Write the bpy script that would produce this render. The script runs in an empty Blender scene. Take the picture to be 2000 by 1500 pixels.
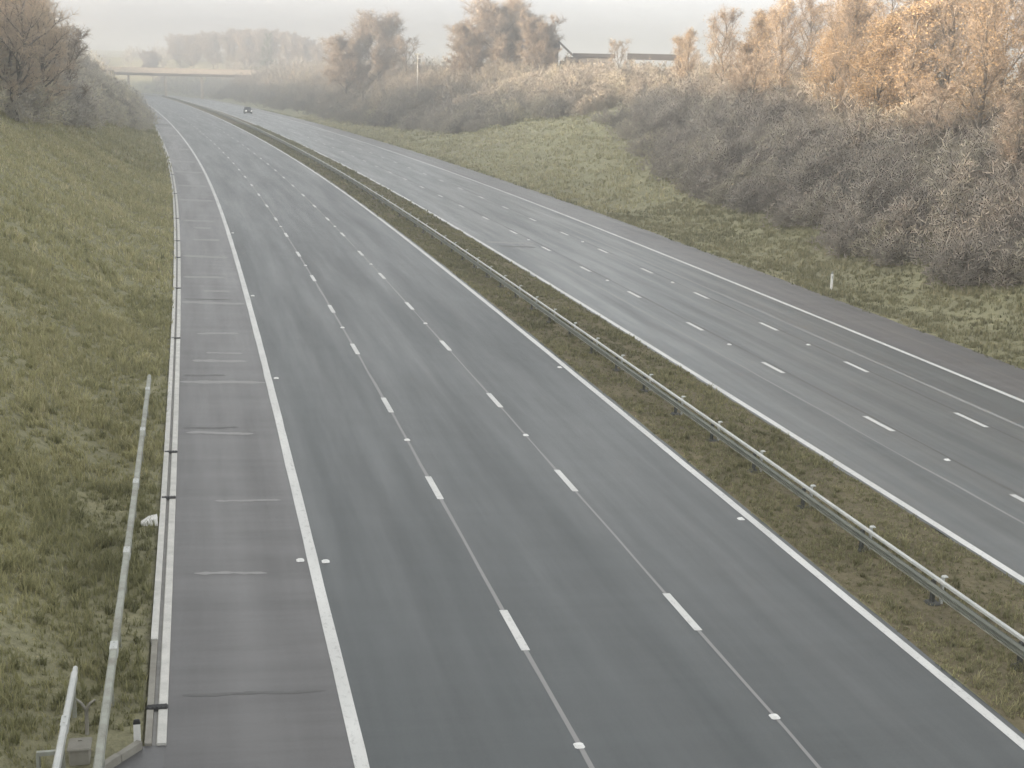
import bpy, math, random
import numpy as np
from mathutils import Vector, Matrix

random.seed(7)
RNG = np.random.default_rng(7)
scene = bpy.context.scene
COL = scene.collection
HAZE, SUN, SKY, SKYSAT, EXPO, DUST = .0017, 3.6, .15, .06, 2.55, 3.0

# ------------------------------------------------------------------ alignment of the motorway
KN = np.array([-50, 60, 130, 200, 300, 420, 560, 630, 680, 960, 1010.])
KV = np.array([0.0, 0.23517, 0.370467, 0.148486, 0.085791, -0.006046, -0.109689, -0.15, 3.0, 3.0, 0.0]) / 1000
S0 = -400.0
SS = np.arange(0, 4000, 1.0)
_k = np.interp(SS, KN, KV)
_th = 0.223527 + np.concatenate([[0], np.cumsum((_k[1:] + _k[:-1]) / 2)])
_X = np.concatenate([[0], np.cumsum(-np.sin((_th[1:] + _th[:-1]) / 2))])
_Y = np.concatenate([[0], np.cumsum(np.cos((_th[1:] + _th[:-1]) / 2))])
_sz = np.clip(SS, 0, 700)
_Z = -0.1906e-4 * np.clip(_sz - 80, 0, None) ** 2 + 0.0016846 * _sz
XF = 0.04      # crossfall of the carriageways


def frame(s):
    s = np.asarray(s, float)
    sc = np.clip(s, 0, SS[-1])
    x = np.interp(sc, SS, _X); y = np.interp(sc, SS, _Y); th = np.interp(sc, SS, _th)
    neg = np.minimum(s, 0)
    return x - np.sin(th) * neg, y + np.cos(th) * neg, np.interp(sc, SS, _Z), th


def road_z(s, d):
    return frame(s)[2] - XF * (d - 15)


def smin(a, b, k):
    h = np.clip(0.5 + 0.5 * (b - a) / k, 0, 1)
    return b * (1 - h) + a * h - k * h * (1 - h)


def bumps(x, y):
    return (np.sin(x * .071 + 1.3) * np.cos(y * .063) + .6 * np.sin(x * .17 + y * .13) + .35 * np.sin(x * .41 - y * .37 + 2))


D_L, D_R, M_L, M_R = -1.10, 33.7, 13.72, 18.10     # edges of the paving


def ground_z(s, d):
    s = np.asarray(s, float); d = np.asarray(d, float)
    x, y, z, th = frame(s)
    gx, gy = x + d * np.cos(th), y + d * np.sin(th)
    far = np.clip((s - 250) / 350, 0, 1)
    bm = bumps(gx, gy)
    # left bank
    tl = np.clip(D_L - d, 0, None)
    zl0 = z - XF * (D_L - 15) + 0.01
    crl = 8.8 - 4.2 * far + 0.9 * np.sin(gx * .013 + gy * .009) * np.clip(tl / 40, 0, 1)
    rise = 0.06 * np.minimum(tl, 1.5) + 0.5 * np.clip(tl - 1.5, 0, None) * np.clip(0.75 + (tl - 1.5) / 20, 0, 1)
    zl = zl0 + smin(rise, crl - zl0, 2.0) + 0.10 * bm * np.clip(tl / 6, 0, 1)
    zl = np.where(tl < .4, zl0 - 0.0 + 0.05 * tl, zl)
    # right bank
    tr = np.clip(d - D_R, 0, None)
    zr0 = z - XF * (D_R - 15) + 0.01
    crr = 8.2 - 3.6 * far + 1.0 * np.sin(gx * .011 + gy * .012 + 2) * np.clip(tr / 60, 0, 1)
    riser = 0.05 * np.minimum(tr, 4) + 0.30 * np.clip(tr - 2.5, 0, None) * np.clip(.4 + tr / 18, 0, 1)
    zr = zr0 + smin(riser, crr - zr0, 2.5) + 0.12 * bm * np.clip(tr / 6, 0, 1)
    # central reserve and paving
    zm = z - XF * (d - 15) - 0.06
    inm = (d > M_L) & (d < M_R)
    zm = np.where(inm, zm + 0.07 + 0.03 * np.sin(gx * 2.1) * np.cos(gy * 1.7), zm)
    out = np.where(d < D_L - 1e-6, zl, np.where(d > D_R + 1e-6, zr, zm))
    lay = np.clip((20.6 - s) / .6, 0, 1) * np.clip((d + 3.0) / .6, 0, 1) * (d < 0)
    out = out * (1 - lay) + (z - XF * (d - 15) - .05) * lay
    # far land rising slowly to a low ridge
    out = out + 7 * np.clip((s - 660) / 160, 0, 1) * np.clip((d - 36) / 40, 0, 1) + 6 * np.clip((d - 120) / 400, 0, 1)
    out = out + 6 * np.clip((s - 600) / 150, 0, 1) * np.clip((-d - 20) / 40, 0, 1)
    return out


def pos(s, d, dz=0.0, on='road'):
    x, y, z, th = frame(s)
    s = np.asarray(s, float); d = np.asarray(d, float)
    zz = (z - XF * (d - 15)) if on == 'road' else ground_z(s, d)
    return np.stack([x + d * np.cos(th), y + d * np.sin(th), zz + dz + 0 * d], -1)


# ------------------------------------------------------------------ tagging
def tag(o, label=None, cat=None, group=None, kind=None):
    if label: o['label'] = label
    if cat: o['category'] = cat
    if group: o['group'] = group
    if kind: o['kind'] = kind
    return o


def struct(o): return tag(o, kind='structure')


def empty(name, loc, rz=0.0):
    o = bpy.data.objects.new(name, None); COL.objects.link(o)
    o.location = loc; o.rotation_euler = (0, 0, rz); o.empty_display_size = .3
    return o


def link(name, me, parent=None, loc=None, rz=None):
    o = bpy.data.objects.new(name, me); COL.objects.link(o)
    if parent is not None: o.parent = parent
    if loc is not None: o.location = loc
    if rz is not None: o.rotation_euler = (0, 0, rz)
    return o


def mesh_np(name, V, F, mats, uv=None, col=None, smooth=False, mi=None):
    """V (n,3); F (m,k) or list of face tuples"""
    me = bpy.data.meshes.new(name)
    V = np.asarray(V, np.float32)
    if isinstance(F, np.ndarray):
        m, k = F.shape
        me.vertices.add(len(V)); me.vertices.foreach_set('co', V.ravel())
        me.loops.add(m * k); me.loops.foreach_set('vertex_index', F.astype(np.int32).ravel())
        me.polygons.add(m); me.polygons.foreach_set('loop_start', np.arange(0, m * k, k, dtype=np.int32))
        me.update(calc_edges=True)
    else:
        me.from_pydata(V.tolist(), [], F); me.update()
    for m_ in (mats if isinstance(mats, (list, tuple)) else [mats]): me.materials.append(m_)
    if mi is not None: me.polygons.foreach_set('material_index', np.asarray(mi, np.int32))
    if uv is not None:
        l = me.uv_layers.new(name='UVMap')
        idx = np.empty(len(me.loops), np.int32); me.loops.foreach_get('vertex_index', idx)
        l.data.foreach_set('uv', np.asarray(uv, np.float32)[idx].ravel())
    if col is not None:
        a = me.attributes.new('tone', 'FLOAT', 'POINT'); a.data.foreach_set('value', np.asarray(col, np.float32))
    if smooth: me.polygons.foreach_set('use_smooth', np.ones(len(me.polygons), bool))
    me.validate(); me.update()
    return me


class MB:
    def __init__(self): self.V = []; self.F = []; self.mi = []
    def add(self, V, F, mi=0):
        n = len(self.V); self.V += [tuple(map(float, v)) for v in V]
        for f in F: self.F.append(tuple(i + n for i in f)); self.mi.append(mi)
        return self
    def box(self, c, sz, mi=0, rz=0.0, taper=1.0, bev=0.0):
        hx, hy, hz = sz[0] / 2, sz[1] / 2, sz[2] / 2
        ca, sa = math.cos(rz), math.sin(rz)
        b = min(bev, hx * .9, hy * .9)
        if b > 0:
            ring = [(-hx + b, -hy), (hx - b, -hy), (hx, -hy + b), (hx, hy - b), (hx - b, hy), (-hx + b, hy), (-hx, hy - b), (-hx, -hy + b)]
        else: ring = [(-hx, -hy), (hx, -hy), (hx, hy), (-hx, hy)]
        V = []
        lv = [(-hz, 1.0), (hz - (b if b else 0), taper)] + ([(hz, taper * (1 - b / max(hx, hy)))] if b else [])
        for z, k in lv:
            for px, py in ring:
                px, py = px * k, py * k
                V.append((c[0] + px * ca - py * sa, c[1] + px * sa + py * ca, c[2] + z))
        n = len(ring); F = [tuple(range(n - 1, -1, -1)), tuple(range((len(lv) - 1) * n, len(lv) * n))]
        for r in range(len(lv) - 1):
            for i in range(n): j = (i + 1) % n; F.append((r * n + i, r * n + j, r * n + n + j, r * n + n + i))
        return self.add(V, F, mi)
    def tube(self, pts, rad, n=6, mi=0, cap=True):
        V = []; F = []; prev = None
        for i, p in enumerate(pts):
            p = Vector(p); a = Vector(pts[max(i - 1, 0)]); b = Vector(pts[min(i + 1, len(pts) - 1)])
            t = (b - a).normalized() if (b - a).length > 1e-9 else Vector((0, 0, 1))
            r = Vector((1, 0, 0)) if abs(t.x) < .8 else Vector((0, 1, 0))
            if prev is not None: r = prev
            u = (r - t * r.dot(t)).normalized(); w = t.cross(u); prev = u
            for k in range(n):
                a_ = 2 * math.pi * k / n
                V.append(p + (u * math.cos(a_) + w * math.sin(a_)) * rad[i])
        for i in range(len(pts) - 1):
            for k in range(n):
                j = (k + 1) % n; F.append((i * n + k, i * n + j, i * n + n + j, i * n + n + k))
        if cap: F.append(tuple(range(n - 1, -1, -1))); F.append(tuple(range(len(V) - n, len(V))))
        return self.add(V, F, mi)
    def cyl(self, c, r, h, axis='z', n=14, mi=0):
        a = {'x': (1, 0, 0), 'y': (0, 1, 0), 'z': (0, 0, 1)}[axis]
        p = Vector(c); d = Vector(a) * h / 2
        return self.tube([p - d, p + d], [r, r], n, mi)
    def mesh(self, name, mats, smooth=False):
        return mesh_np(name, np.array(self.V), self.F, mats, mi=self.mi, smooth=smooth)


# ------------------------------------------------------------------ materials
def new_mat(name):
    m = bpy.data.materials.new(name); m.use_nodes = True
    nt = m.node_tree; b = nt.nodes['Principled BSDF']
    return m, nt, b


def nd(nt, t, **kw):
    n = nt.nodes.new(t)
    for k, v in kw.items():
        if k in n.inputs: n.inputs[k].default_value = v
        else: setattr(n, k, v)
    return n


def ramp(nt, fac, stops):
    r = nt.nodes.new('ShaderNodeValToRGB'); e = r.color_ramp.elements
    while len(e) < len(stops): e.new(.5)
    for i, (p, c) in enumerate(stops):
        e[i].position = p; e[i].color = (*c, 1) if len(c) == 3 else c
    nt.links.new(fac, r.inputs['Fac']); return r.outputs['Color']


def noise(nt, vec, scale, detail=4, rough=.6, sx=(1, 1, 1)):
    mp = nd(nt, 'ShaderNodeMapping'); mp.inputs['Scale'].default_value = sx
    nt.links.new(vec, mp.inputs['Vector'])
    n = nd(nt, 'ShaderNodeTexNoise'); n.inputs['Scale'].default_value = scale
    n.inputs['Detail'].default_value = detail; n.inputs['Roughness'].default_value = rough
    nt.links.new(mp.outputs['Vector'], n.inputs['Vector']); return n.outputs['Fac']


def mixc(nt, fac, a, b, mode='MIX'):
    m = nt.nodes.new('ShaderNodeMix'); m.data_type = 'RGBA'; m.blend_type = mode
    for s, v in ((m.inputs[0], fac), (m.inputs[6], a), (m.inputs[7], b)):
        if hasattr(v, 'is_output') or isinstance(v, bpy.types.NodeSocket): nt.links.new(v, s)
        elif isinstance(v, (tuple, list)): s.default_value = (*v, 1)
        else: s.default_value = v
    return m.outputs[2]


def bump(nt, b, h, strength=.3, dist=.02):
    n = nd(nt, 'ShaderNodeBump'); n.inputs['Strength'].default_value = strength; n.inputs['Distance'].default_value = dist
    nt.links.new(h, n.inputs['Height']); nt.links.new(n.outputs['Normal'], b.inputs['Normal'])


def asphalt(name, dark, light, lane0, lanew, tint=(1, 1, 1), streak=.10, cross=.22, rough=(.36, .52), band=None):
    m, nt, b = new_mat(name)
    uv = nd(nt, 'ShaderNodeUVMap').outputs['UV']
    big = noise(nt, uv, .9, 5, .65, (1, .05, 1))       # long streaks along the lane
    blot = noise(nt, uv, .22, 3, .5, (1, .5, 1))
    fine = noise(nt, uv, 22, 4, .75)
    c = ramp(nt, big, [(.3, tuple(v * .88 for v in dark)), (.7, tuple(v * 1.10 for v in light))])
    c = mixc(nt, .4, c, ramp(nt, blot, [(.3, tuple(v * .86 for v in dark)), (.7, tuple(v * 1.08 for v in light))]))
    c = mixc(nt, .42, c, ramp(nt, fine, [(.25, tuple(v * .55 for v in dark)), (.75, tuple(v * 1.35 for v in light))]))
    # polished wheel tracks, two to a lane
    sep = nd(nt, 'ShaderNodeSeparateXYZ'); nt.links.new(uv, sep.inputs[0])
    a = nd(nt, 'ShaderNodeMath', operation='SUBTRACT'); nt.links.new(sep.outputs[0], a.inputs[0]); a.inputs[1].default_value = lane0
    q = nd(nt, 'ShaderNodeMath', operation='MULTIPLY'); nt.links.new(a.outputs[0], q.inputs[0]); q.inputs[1].default_value = 2 * math.pi * 2 / lanew
    co = nd(nt, 'ShaderNodeMath', operation='COSINE'); nt.links.new(q.outputs[0], co.inputs[0])
    w = nd(nt, 'ShaderNodeMapRange'); nt.links.new(co.outputs[0], w.inputs[0])
    w.inputs[1].default_value = -1; w.inputs[2].default_value = 1; w.inputs[3].default_value = streak; w.inputs[4].default_value = 0
    c = mixc(nt, w.outputs[0], c, tuple(v * 1.9 for v in light))
    if band:      # a broad worn strip along the shoulder
        wob = nd(nt, 'ShaderNodeMath', operation='MULTIPLY_ADD'); nt.links.new(noise(nt, uv, .35, 3, .6, (.01, 1, 1)), wob.inputs[0]); wob.inputs[1].default_value = .9; nt.links.new(sep.outputs[0], wob.inputs[2])
        da = nd(nt, 'ShaderNodeMath', operation='SUBTRACT'); nt.links.new(wob.outputs[0], da.inputs[0]); da.inputs[1].default_value = band[0] + .45
        ab = nd(nt, 'ShaderNodeMath', operation='ABSOLUTE'); nt.links.new(da.outputs[0], ab.inputs[0])
        mr = nd(nt, 'ShaderNodeMapRange', interpolation_type='SMOOTHSTEP'); nt.links.new(ab.outputs[0], mr.inputs[0])
        mr.inputs[1].default_value = 0; mr.inputs[2].default_value = band[1]; mr.inputs[3].default_value = band[2]; mr.inputs[4].default_value = 0
        c = mixc(nt, mr.outputs[0], c, tuple(v * 1.9 for v in light))
    # thin transverse surface variation
    tr = noise(nt, uv, 1.0, 4, .7, (.10, .9, 1))
    c = mixc(nt, cross, c, ramp(nt, tr, [(.38, tuple(v * .72 for v in dark)), (.62, tuple(v * 1.2 for v in light))]))
    nt.links.new(c, b.inputs['Base Color'])
    rr = nd(nt, 'ShaderNodeMapRange'); nt.links.new(big, rr.inputs[0]); rr.inputs[1].default_value = .3; rr.inputs[2].default_value = .7; rr.inputs[3].default_value = rough[1]; rr.inputs[4].default_value = rough[0]
    nt.links.new(rr.outputs[0], b.inputs['Roughness']); b.inputs['Specular IOR Level'].default_value = .5
    bump(nt, b, noise(nt, uv, 60, 2, .7), .25, .01)
    return m


def simple(name, c1, c2, scale=3, rough=.7, metal=0, coord='Object', spec=.4, bmp=.0, sx=(1, 1, 1)):
    m, nt, b = new_mat(name)
    v = nd(nt, 'ShaderNodeTexCoord').outputs[coord]
    n = noise(nt, v, scale, 5, .65, sx)
    nt.links.new(ramp(nt, n, [(.3, c1), (.7, c2)]), b.inputs['Base Color'])
    b.inputs['Roughness'].default_value = rough; b.inputs['Metallic'].default_value = metal
    b.inputs['Specular IOR Level'].default_value = spec
    if bmp: bump(nt, b, noise(nt, v, scale * 4, 3), bmp, .02)
    return m


def paint_mat(name, c, worn=.32):
    m, nt, b = new_mat(name)
    uv = nd(nt, 'ShaderNodeUVMap').outputs['UV']
    n = noise(nt, uv, 9, 5, .75, (1, .6, 1)); n2 = noise(nt, uv, .8, 3, .6, (1, .4, 1))
    f = mixc(nt, .35, ramp(nt, n, [(.32, (1, 1, 1)), (.46, (0, 0, 0))]), ramp(nt, n2, [(.35, (1, 1, 1)), (.6, (0, 0, 0))]))
    s = nd(nt, 'ShaderNodeMath', operation='MULTIPLY'); nt.links.new(f, s.inputs[0]); s.inputs[1].default_value = worn
    nt.links.new(mixc(nt, s.outputs[0], c, (.22, .22, .21)), b.inputs['Base Color'])
    b.inputs['Roughness'].default_value = .6
    return m


def tone_mat(name, stops, rough=.85, trans=0.0):
    """foliage, grass and twigs: colour from the per-plant attribute"""
    m, nt, b = new_mat(name)
    a = nd(nt, 'ShaderNodeAttribute', attribute_name='tone')
    c = ramp(nt, a.outputs['Fac'], stops)
    oi = nd(nt, 'ShaderNodeObjectInfo')
    k = nd(nt, 'ShaderNodeMapRange'); nt.links.new(oi.outputs['Random'], k.inputs[0]); k.inputs[3].default_value = .82; k.inputs[4].default_value = 1.18
    hv = nd(nt, 'ShaderNodeHueSaturation'); nt.links.new(c, hv.inputs['Color']); nt.links.new(k.outputs[0], hv.inputs['Value'])
    nt.links.new(hv.outputs['Color'], b.inputs['Base Color'])
    b.inputs['Roughness'].default_value = rough; b.inputs['Specular IOR Level'].default_value = .15
    if trans:
        tb = nt.nodes.new('ShaderNodeBsdfTranslucent'); nt.links.new(hv.outputs['Color'], tb.inputs['Color'])
        mx = nt.nodes.new('ShaderNodeMixShader'); mx.inputs[0].default_value = trans
        nt.links.new(b.outputs[0], mx.inputs[1]); nt.links.new(tb.outputs[0], mx.inputs[2]); nt.links.new(mx.outputs[0], nt.nodes['Material Output'].inputs['Surface'])
    return m


def turf_mat(name='turf', k=1.0):
    m, nt, b = new_mat(name)
    v = nd(nt, 'ShaderNodeTexCoord').outputs['Object']
    n1 = noise(nt, v, .045, 4, .6); n2 = noise(nt, v, .5, 5, .65); n3 = noise(nt, v, 5, 4, .7)
    c = ramp(nt, n2, [(.28, (0.139, 0.129, 0.089)), (.5, (0.240, 0.233, 0.140)), (.72, (0.354, 0.325, 0.194))])
    c = mixc(nt, .45, c, ramp(nt, n1, [(.3, (0.234, 0.212, 0.148)), (.7, (0.265, 0.270, 0.144))]))
    c = mixc(nt, .35, c, ramp(nt, n3, [(.3, (0.085, 0.087, 0.060)), (.7, (0.413, 0.391, 0.248))]))
    if k != 1.0: c = mixc(nt, 1.0, c, (k * 1.06, k * .96, k * .98), 'MULTIPLY')
    nt.links.new(c, b.inputs['Base Color']); b.inputs['Roughness'].default_value = .95; b.inputs['Specular IOR Level'].default_value = .1
    bump(nt, b, mixc(nt, .5, n2, n3), .8, .25)
    return m


M = {}
M['left'] = asphalt('carriageway_asphalt', (0.037, 0.045, 0.045), (0.053, 0.062, 0.063), 2.22, 3.72, streak=.12)
M['shoulder'] = asphalt('shoulder_asphalt', (0.078, 0.076, 0.075), (0.105, 0.104, 0.103), -.8, 3.3, streak=.03, cross=.42, band=(0.683, 0.657, 0.320))
M['right'] = asphalt('far_carriageway_asphalt', (0.047, 0.057, 0.056), (0.067, 0.078, 0.080), 18.33, 3.81, streak=.26, rough=(.28, .48))
M['apron'] = asphalt('apron_asphalt', (.085, .086, .086), (.12, .12, .12), -.8, 5, streak=.02)
M['seam'] = paint_mat('pale_seam', (.24, .24, .235), .5)
M['joint'] = paint_mat('joint_filler', (.25, .248, .242), .7)
M['darkjoint'] = paint_mat('dark_joint_filler', (.085, .085, .083), .5)
M['paint'] = paint_mat('white_road_paint', (.64, .645, .62), .65)
M['turf'] = turf_mat()
M['turfworn'] = turf_mat('worn_turf', .64)
M['concrete'] = simple('kerb_concrete', (.46, .46, .43), (.64, .63, .59), 2.5, .85, bmp=.3)
M['oldconcrete'] = simple('stained_concrete', (.20, .19, .165), (.33, .32, .28), 2.0, .9, bmp=.3)
M['slot'] = simple('drain_slot_dirt', (.19, .187, .175), (.27, .265, .25), 4, .9)
M['iron'] = simple('cast_iron', (.025, .025, .026), (.05, .05, .05), 9, .6, .3)
M['galv'] = simple('galvanised_steel', (.42, .44, .42), (.56, .57, .55), 1.6, .5, .25)
M['galvdull'] = simple('weathered_galvanised_steel', (.22, .22, .185), (.38, .40, .355), 2.6, .65, .12)
M['galvworn'] = simple('dull_worn_steel', (.13, .14, .12), (.19, .20, .17), 1.2, .7, .1)
M['postdark'] = simple('dark_post_steel', (.05, .055, .05), (.09, .09, .085), 5, .7, .2)
M['white'] = simple('white_plastic', (.72, .72, .70), (.80, .80, .78), 3, .5)
M['black'] = simple('black_rubber', (.015, .015, .016), (.03, .03, .03), 5, .6)
M['bark'] = simple('bark', (.060, .052, .042), (.13, .115, .092), 6, .95, coord='Object', sx=(1, 1, .25), bmp=.4)
M['twig'] = tone_mat('twigs', [(0, (0.171, 0.141, 0.114)), (.5, (0.309, 0.255, 0.198)), (1, (0.477, 0.396, 0.295))], .85, 0.4)
M['twiglifted'] = tone_mat('shade_lifted_twigs', [(0, (0.278, 0.228, 0.182)), (.5, (0.502, 0.414, 0.316)), (1, (0.775, 0.643, 0.471))], .85, 0.4)  # twig colour lightened to offset the shaded face of the left bank trees
M['twigdark'] = tone_mat('dark_twigs', [(0, (0.136, 0.111, 0.091)), (.5, (0.246, 0.202, 0.157)), (1, (0.379, 0.315, 0.234))], .85, 0.4)
M['leafgold'] = tone_mat('late_autumn_leaves', [(0, (.19, .130, .070)), (.5, (.33, .240, .135)), (1, (.44, .34, .21))], .85, 0.4)
M['leafbrown'] = tone_mat('brown_autumn_leaves', [(0, (0.100, 0.081, 0.056)), (.5, (0.188, 0.150, 0.100)), (1, (0.288, 0.237, 0.163))], .85, .4)
M['evergreen'] = tone_mat('evergreen_needles', [(0, (0.045, 0.060, 0.033)), (.6, (0.083, 0.105, 0.054)), (1, (0.128, 0.150, 0.075))])
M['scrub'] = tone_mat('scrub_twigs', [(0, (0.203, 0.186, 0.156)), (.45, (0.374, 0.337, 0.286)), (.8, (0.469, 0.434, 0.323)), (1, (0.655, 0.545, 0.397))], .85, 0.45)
M['scrubshaded'] = tone_mat('shade_toned_scrub_twigs', [(0, (0.123, 0.111, 0.091)), (.45, (0.226, 0.202, 0.167)), (.8, (0.284, 0.260, 0.189)), (1, (0.396, 0.326, 0.232))], .85, 0.45)  # scrub colour lowered so sunlit far thickets look shaded
M['scrublifted'] = tone_mat('shade_lifted_scrub_twigs', [(0, (0.350, 0.331, 0.289)), (.45, (0.641, 0.591, 0.520)), (.8, (0.812, 0.767, 0.586)), (1, (1.063, 0.930, 0.744))], .85, 0.5)  # scrub colour lightened to offset the shaded side of the left bank
M['grass'] = tone_mat('grass_blades', [(0, (0.129, 0.131, 0.070)), (.25, (0.213, 0.213, 0.110)), (.55, (0.338, 0.326, 0.175)), (.85, (0.477, 0.443, 0.255)), (1, (0.594, 0.538, 0.353))], .8, .45)
M['grassdull'] = tone_mat('dull_grass_blades', [(0, (0.122, 0.121, 0.069)), (.25, (0.201, 0.196, 0.108)), (.55, (0.319, 0.301, 0.172)), (.85, (0.450, 0.409, 0.250)), (1, (0.560, 0.497, 0.346))], .8, .45)
M['roof'] = simple('dark_sheet_roof', (.018, .017, .017), (.032, .031, .030), 3, .7)
M['wallpale'] = simple('weathered_barn_wall', (.10, .097, .09), (.15, .145, .135), 2, .85)
M['glassdark'] = simple('dark_window_glass', (.02, .022, .025), (.03, .032, .035), 2, .5, spec=.2)
M['bridge'] = simple('bridge_concrete', (.42, .36, .28), (.54, .47, .37), .6, .85, bmp=.2)
M['bridgedark'] = simple('weathered_bridge_beam', (.075, .058, .040), (.12, .095, .065), .6, .85)
M['car'] = simple('dark_car_paint', (.015, .016, .02), (.018, .019, .022), 2, .5, spec=.3)


def glow(name, c, st):
    m, nt, b = new_mat(name)
    b.inputs['Base Color'].default_value = (*c, 1); b.inputs['Emission Color'].default_value = (*c, 1); b.inputs['Emission Strength'].default_value = st
    return m


M['lamp'] = glow('dim_headlamp', (1, .97, .92), .6)

# ------------------------------------------------------------------ ground sheet
sv = np.unique(np.concatenate([np.arange(-160, 16, 8), np.arange(16, 130, 1.0), np.arange(130, 300, 3.0), np.arange(300, 800, 8.0),
                               np.arange(800, 1600, 40.0), np.array([1700, 1900, 2200, 2600, 3000.])]))
dv = np.unique(np.concatenate([-np.geomspace(30, 310, 16), np.arange(-30, -8, 1.0), np.arange(-8, D_L - .3, .5), [D_L - .4, D_L - .002, D_L + .002, D_L + .3, 0, 3, 6, 9, 12],
                               [M_L - .3, M_L - .002, M_L + .002], np.arange(M_L + .4, M_R - .3, .4), [M_R - .002, M_R + .002, M_R + .4, 22, 26, 30, D_R - .3, D_R - .002, D_R + .002, D_R + .4],
                               np.arange(D_R + .8, 46, .7), np.arange(46, 80, 2.0), np.geomspace(80, 900, 18)]))
g_s, g_d = np.meshgrid(sv, dv, indexing='ij')
Pg = pos(g_s, g_d, 0, 'ground').reshape(-1, 3)
ns, ndv = len(sv), len(dv)
ii, jj = np.meshgrid(np.arange(ns - 1), np.arange(ndv - 1), indexing='ij')
a0 = (ii * ndv + jj).ravel()
Fg = np.stack([a0, a0 + 1, a0 + ndv + 1, a0 + ndv], 1)
dm = (dv[:-1] + dv[1:]) / 2
gmi = np.where((dm > M_L) & (dm < M_R), 1, 0)[jj.ravel()]
struct(link('ground', mesh_np('ground', Pg, Fg, [M['turf'], M['turfworn']], smooth=True, mi=gmi)))


def ribbon(name, d0, d1, s0, s1, dz, mat, step=2.0, nd_=2, jag0=0, jag1=0, parent=None):
    s = np.linspace(s0, s1, max(2, int(round((s1 - s0) / step)) + 1))
    k = np.linspace(0, 1, nd_)
    j0 = jag0 * (np.sin(s * 1.7) * .4 + np.sin(s * .63 + 1) * .6 + RNG.normal(0, .35, len(s))) if jag0 else 0 * s
    j1 = jag1 * (np.sin(s * 1.5 + 2) * .4 + np.sin(s * .57 + 2) * .6 + RNG.normal(0, .35, len(s))) if jag1 else 0 * s
    d = (d0 + j0)[:, None] * (1 - k) + (d1 + j1)[:, None] * k
    s2 = np.repeat(s[:, None], nd_, 1)
    V = pos(s2, d, dz).reshape(-1, 3); uv = np.stack([d, s2], -1).reshape(-1, 2)
    i, j = np.meshgrid(np.arange(len(s) - 1), np.arange(nd_ - 1), indexing='ij')
    a = (i * nd_ + j).ravel(); F = np.stack([a, a + 1, a + nd_ + 1, a + nd_], 1)
    return V, F, uv


def ribs(name, specs, mat):
    Vs, Fs, U = [], [], []; n = 0
    for sp in specs:
        V, F, uv = ribbon(name, **sp)
        Vs.append(V); Fs.append(F + n); U.append(uv); n += len(V)
    o = link(name, mesh_np(name, np.concatenate(Vs), np.concatenate(Fs), mat, uv=np.concatenate(U)))
    return struct(o)


def R(d0, d1, s0, s1, dz, step=2.0, **k): return dict(d0=d0, d1=d1, s0=s0, s1=s1, dz=dz, mat=None, step=step, **k)


SE = 900
E1, LA, LB, R1, R2, RA, RB, R3 = 2.22, 5.80, 9.52, 13.47, 18.33, 22.14, 25.95, 29.86
ribs('hard_shoulder', [R(-.76, E1, -30, SE, .000, nd_=3)], M['shoulder'])
ribs('road', [R(E1, M_L, -30, SE, .000, nd_=5, jag1=.04)], M['left'])
ribs('road', [R(M_R, R3 + .25, -30, SE, .000, nd_=5, jag0=.04)], M['right'])
ribs('hard_shoulder', [R(R3 + .25, D_R, -30, SE, .000, nd_=3, jag1=.10)], M['shoulder'])
# paved apron left of the kerb where the kerb ends
ap = np.array([[20.45, -.76], [20.45, -1.25], [19.6, -1.75], [18.3, -2.3], [16, -2.5], [5, -2.5], [5, -.76]])
Vap = pos(ap[:, 0], ap[:, 1], .004)
struct(link('paved_apron', mesh_np('paved_apron', Vap, [tuple(range(len(ap)))], M['apron'], uv=ap[:, ::-1])))

# painted lines
ribs('edge_line', [R(E1 - .115, E1 + .115, -10, 700, .006, 1.0, jag0=.006, jag1=.006)], M['paint'])
ribs('edge_line', [R(R1 - .11, R1 + .11, -10, 700, .006, 1.0, jag0=.006, jag1=.006)], M['paint'])
ribs('edge_line', [R(R2 - .115, R2 + .115, -10, 700, .006, 1.0, jag0=.006, jag1=.006)], M['paint'])
ribs('edge_line', [R(R3 - .125, R3 + .125, -10, 700, .006, 1.0, jag0=.006, jag1=.006)], M['paint'])


def series(first, step, end=420):
    v = list(first)
    while v[-1] < end: v.append(v[-1] + step)
    return v


DA = series([15.3, 24.6, 34.0, 43.0, 52.0, 60.9], 9.0)
DB = series([16.0, 25.3, 34.6, 43.8, 53.0, 62.2, 71.4, 80.2], 9.0)
DC = series([14.2, 23.1, 32.1, 41.0, 49.8, 58.6, 67.5, 76.5, 85.4, 94.3], 8.95)
DD = series([14.6, 23.6, 32.6, 41.6, 50.2, 59.0, 67.8, 76.6, 85.4, 94.6], 8.95)
for dd, lst in ((LA, DA), (LB, DB), (RA, DC), (RB, DD)):
    w = .085 if dd < 15 else .10
    ribs('lane_line', [R(dd - w, dd + w, c - 1.0, c + 1.0, .006, 1.0) for c in lst], M['paint'])
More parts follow.
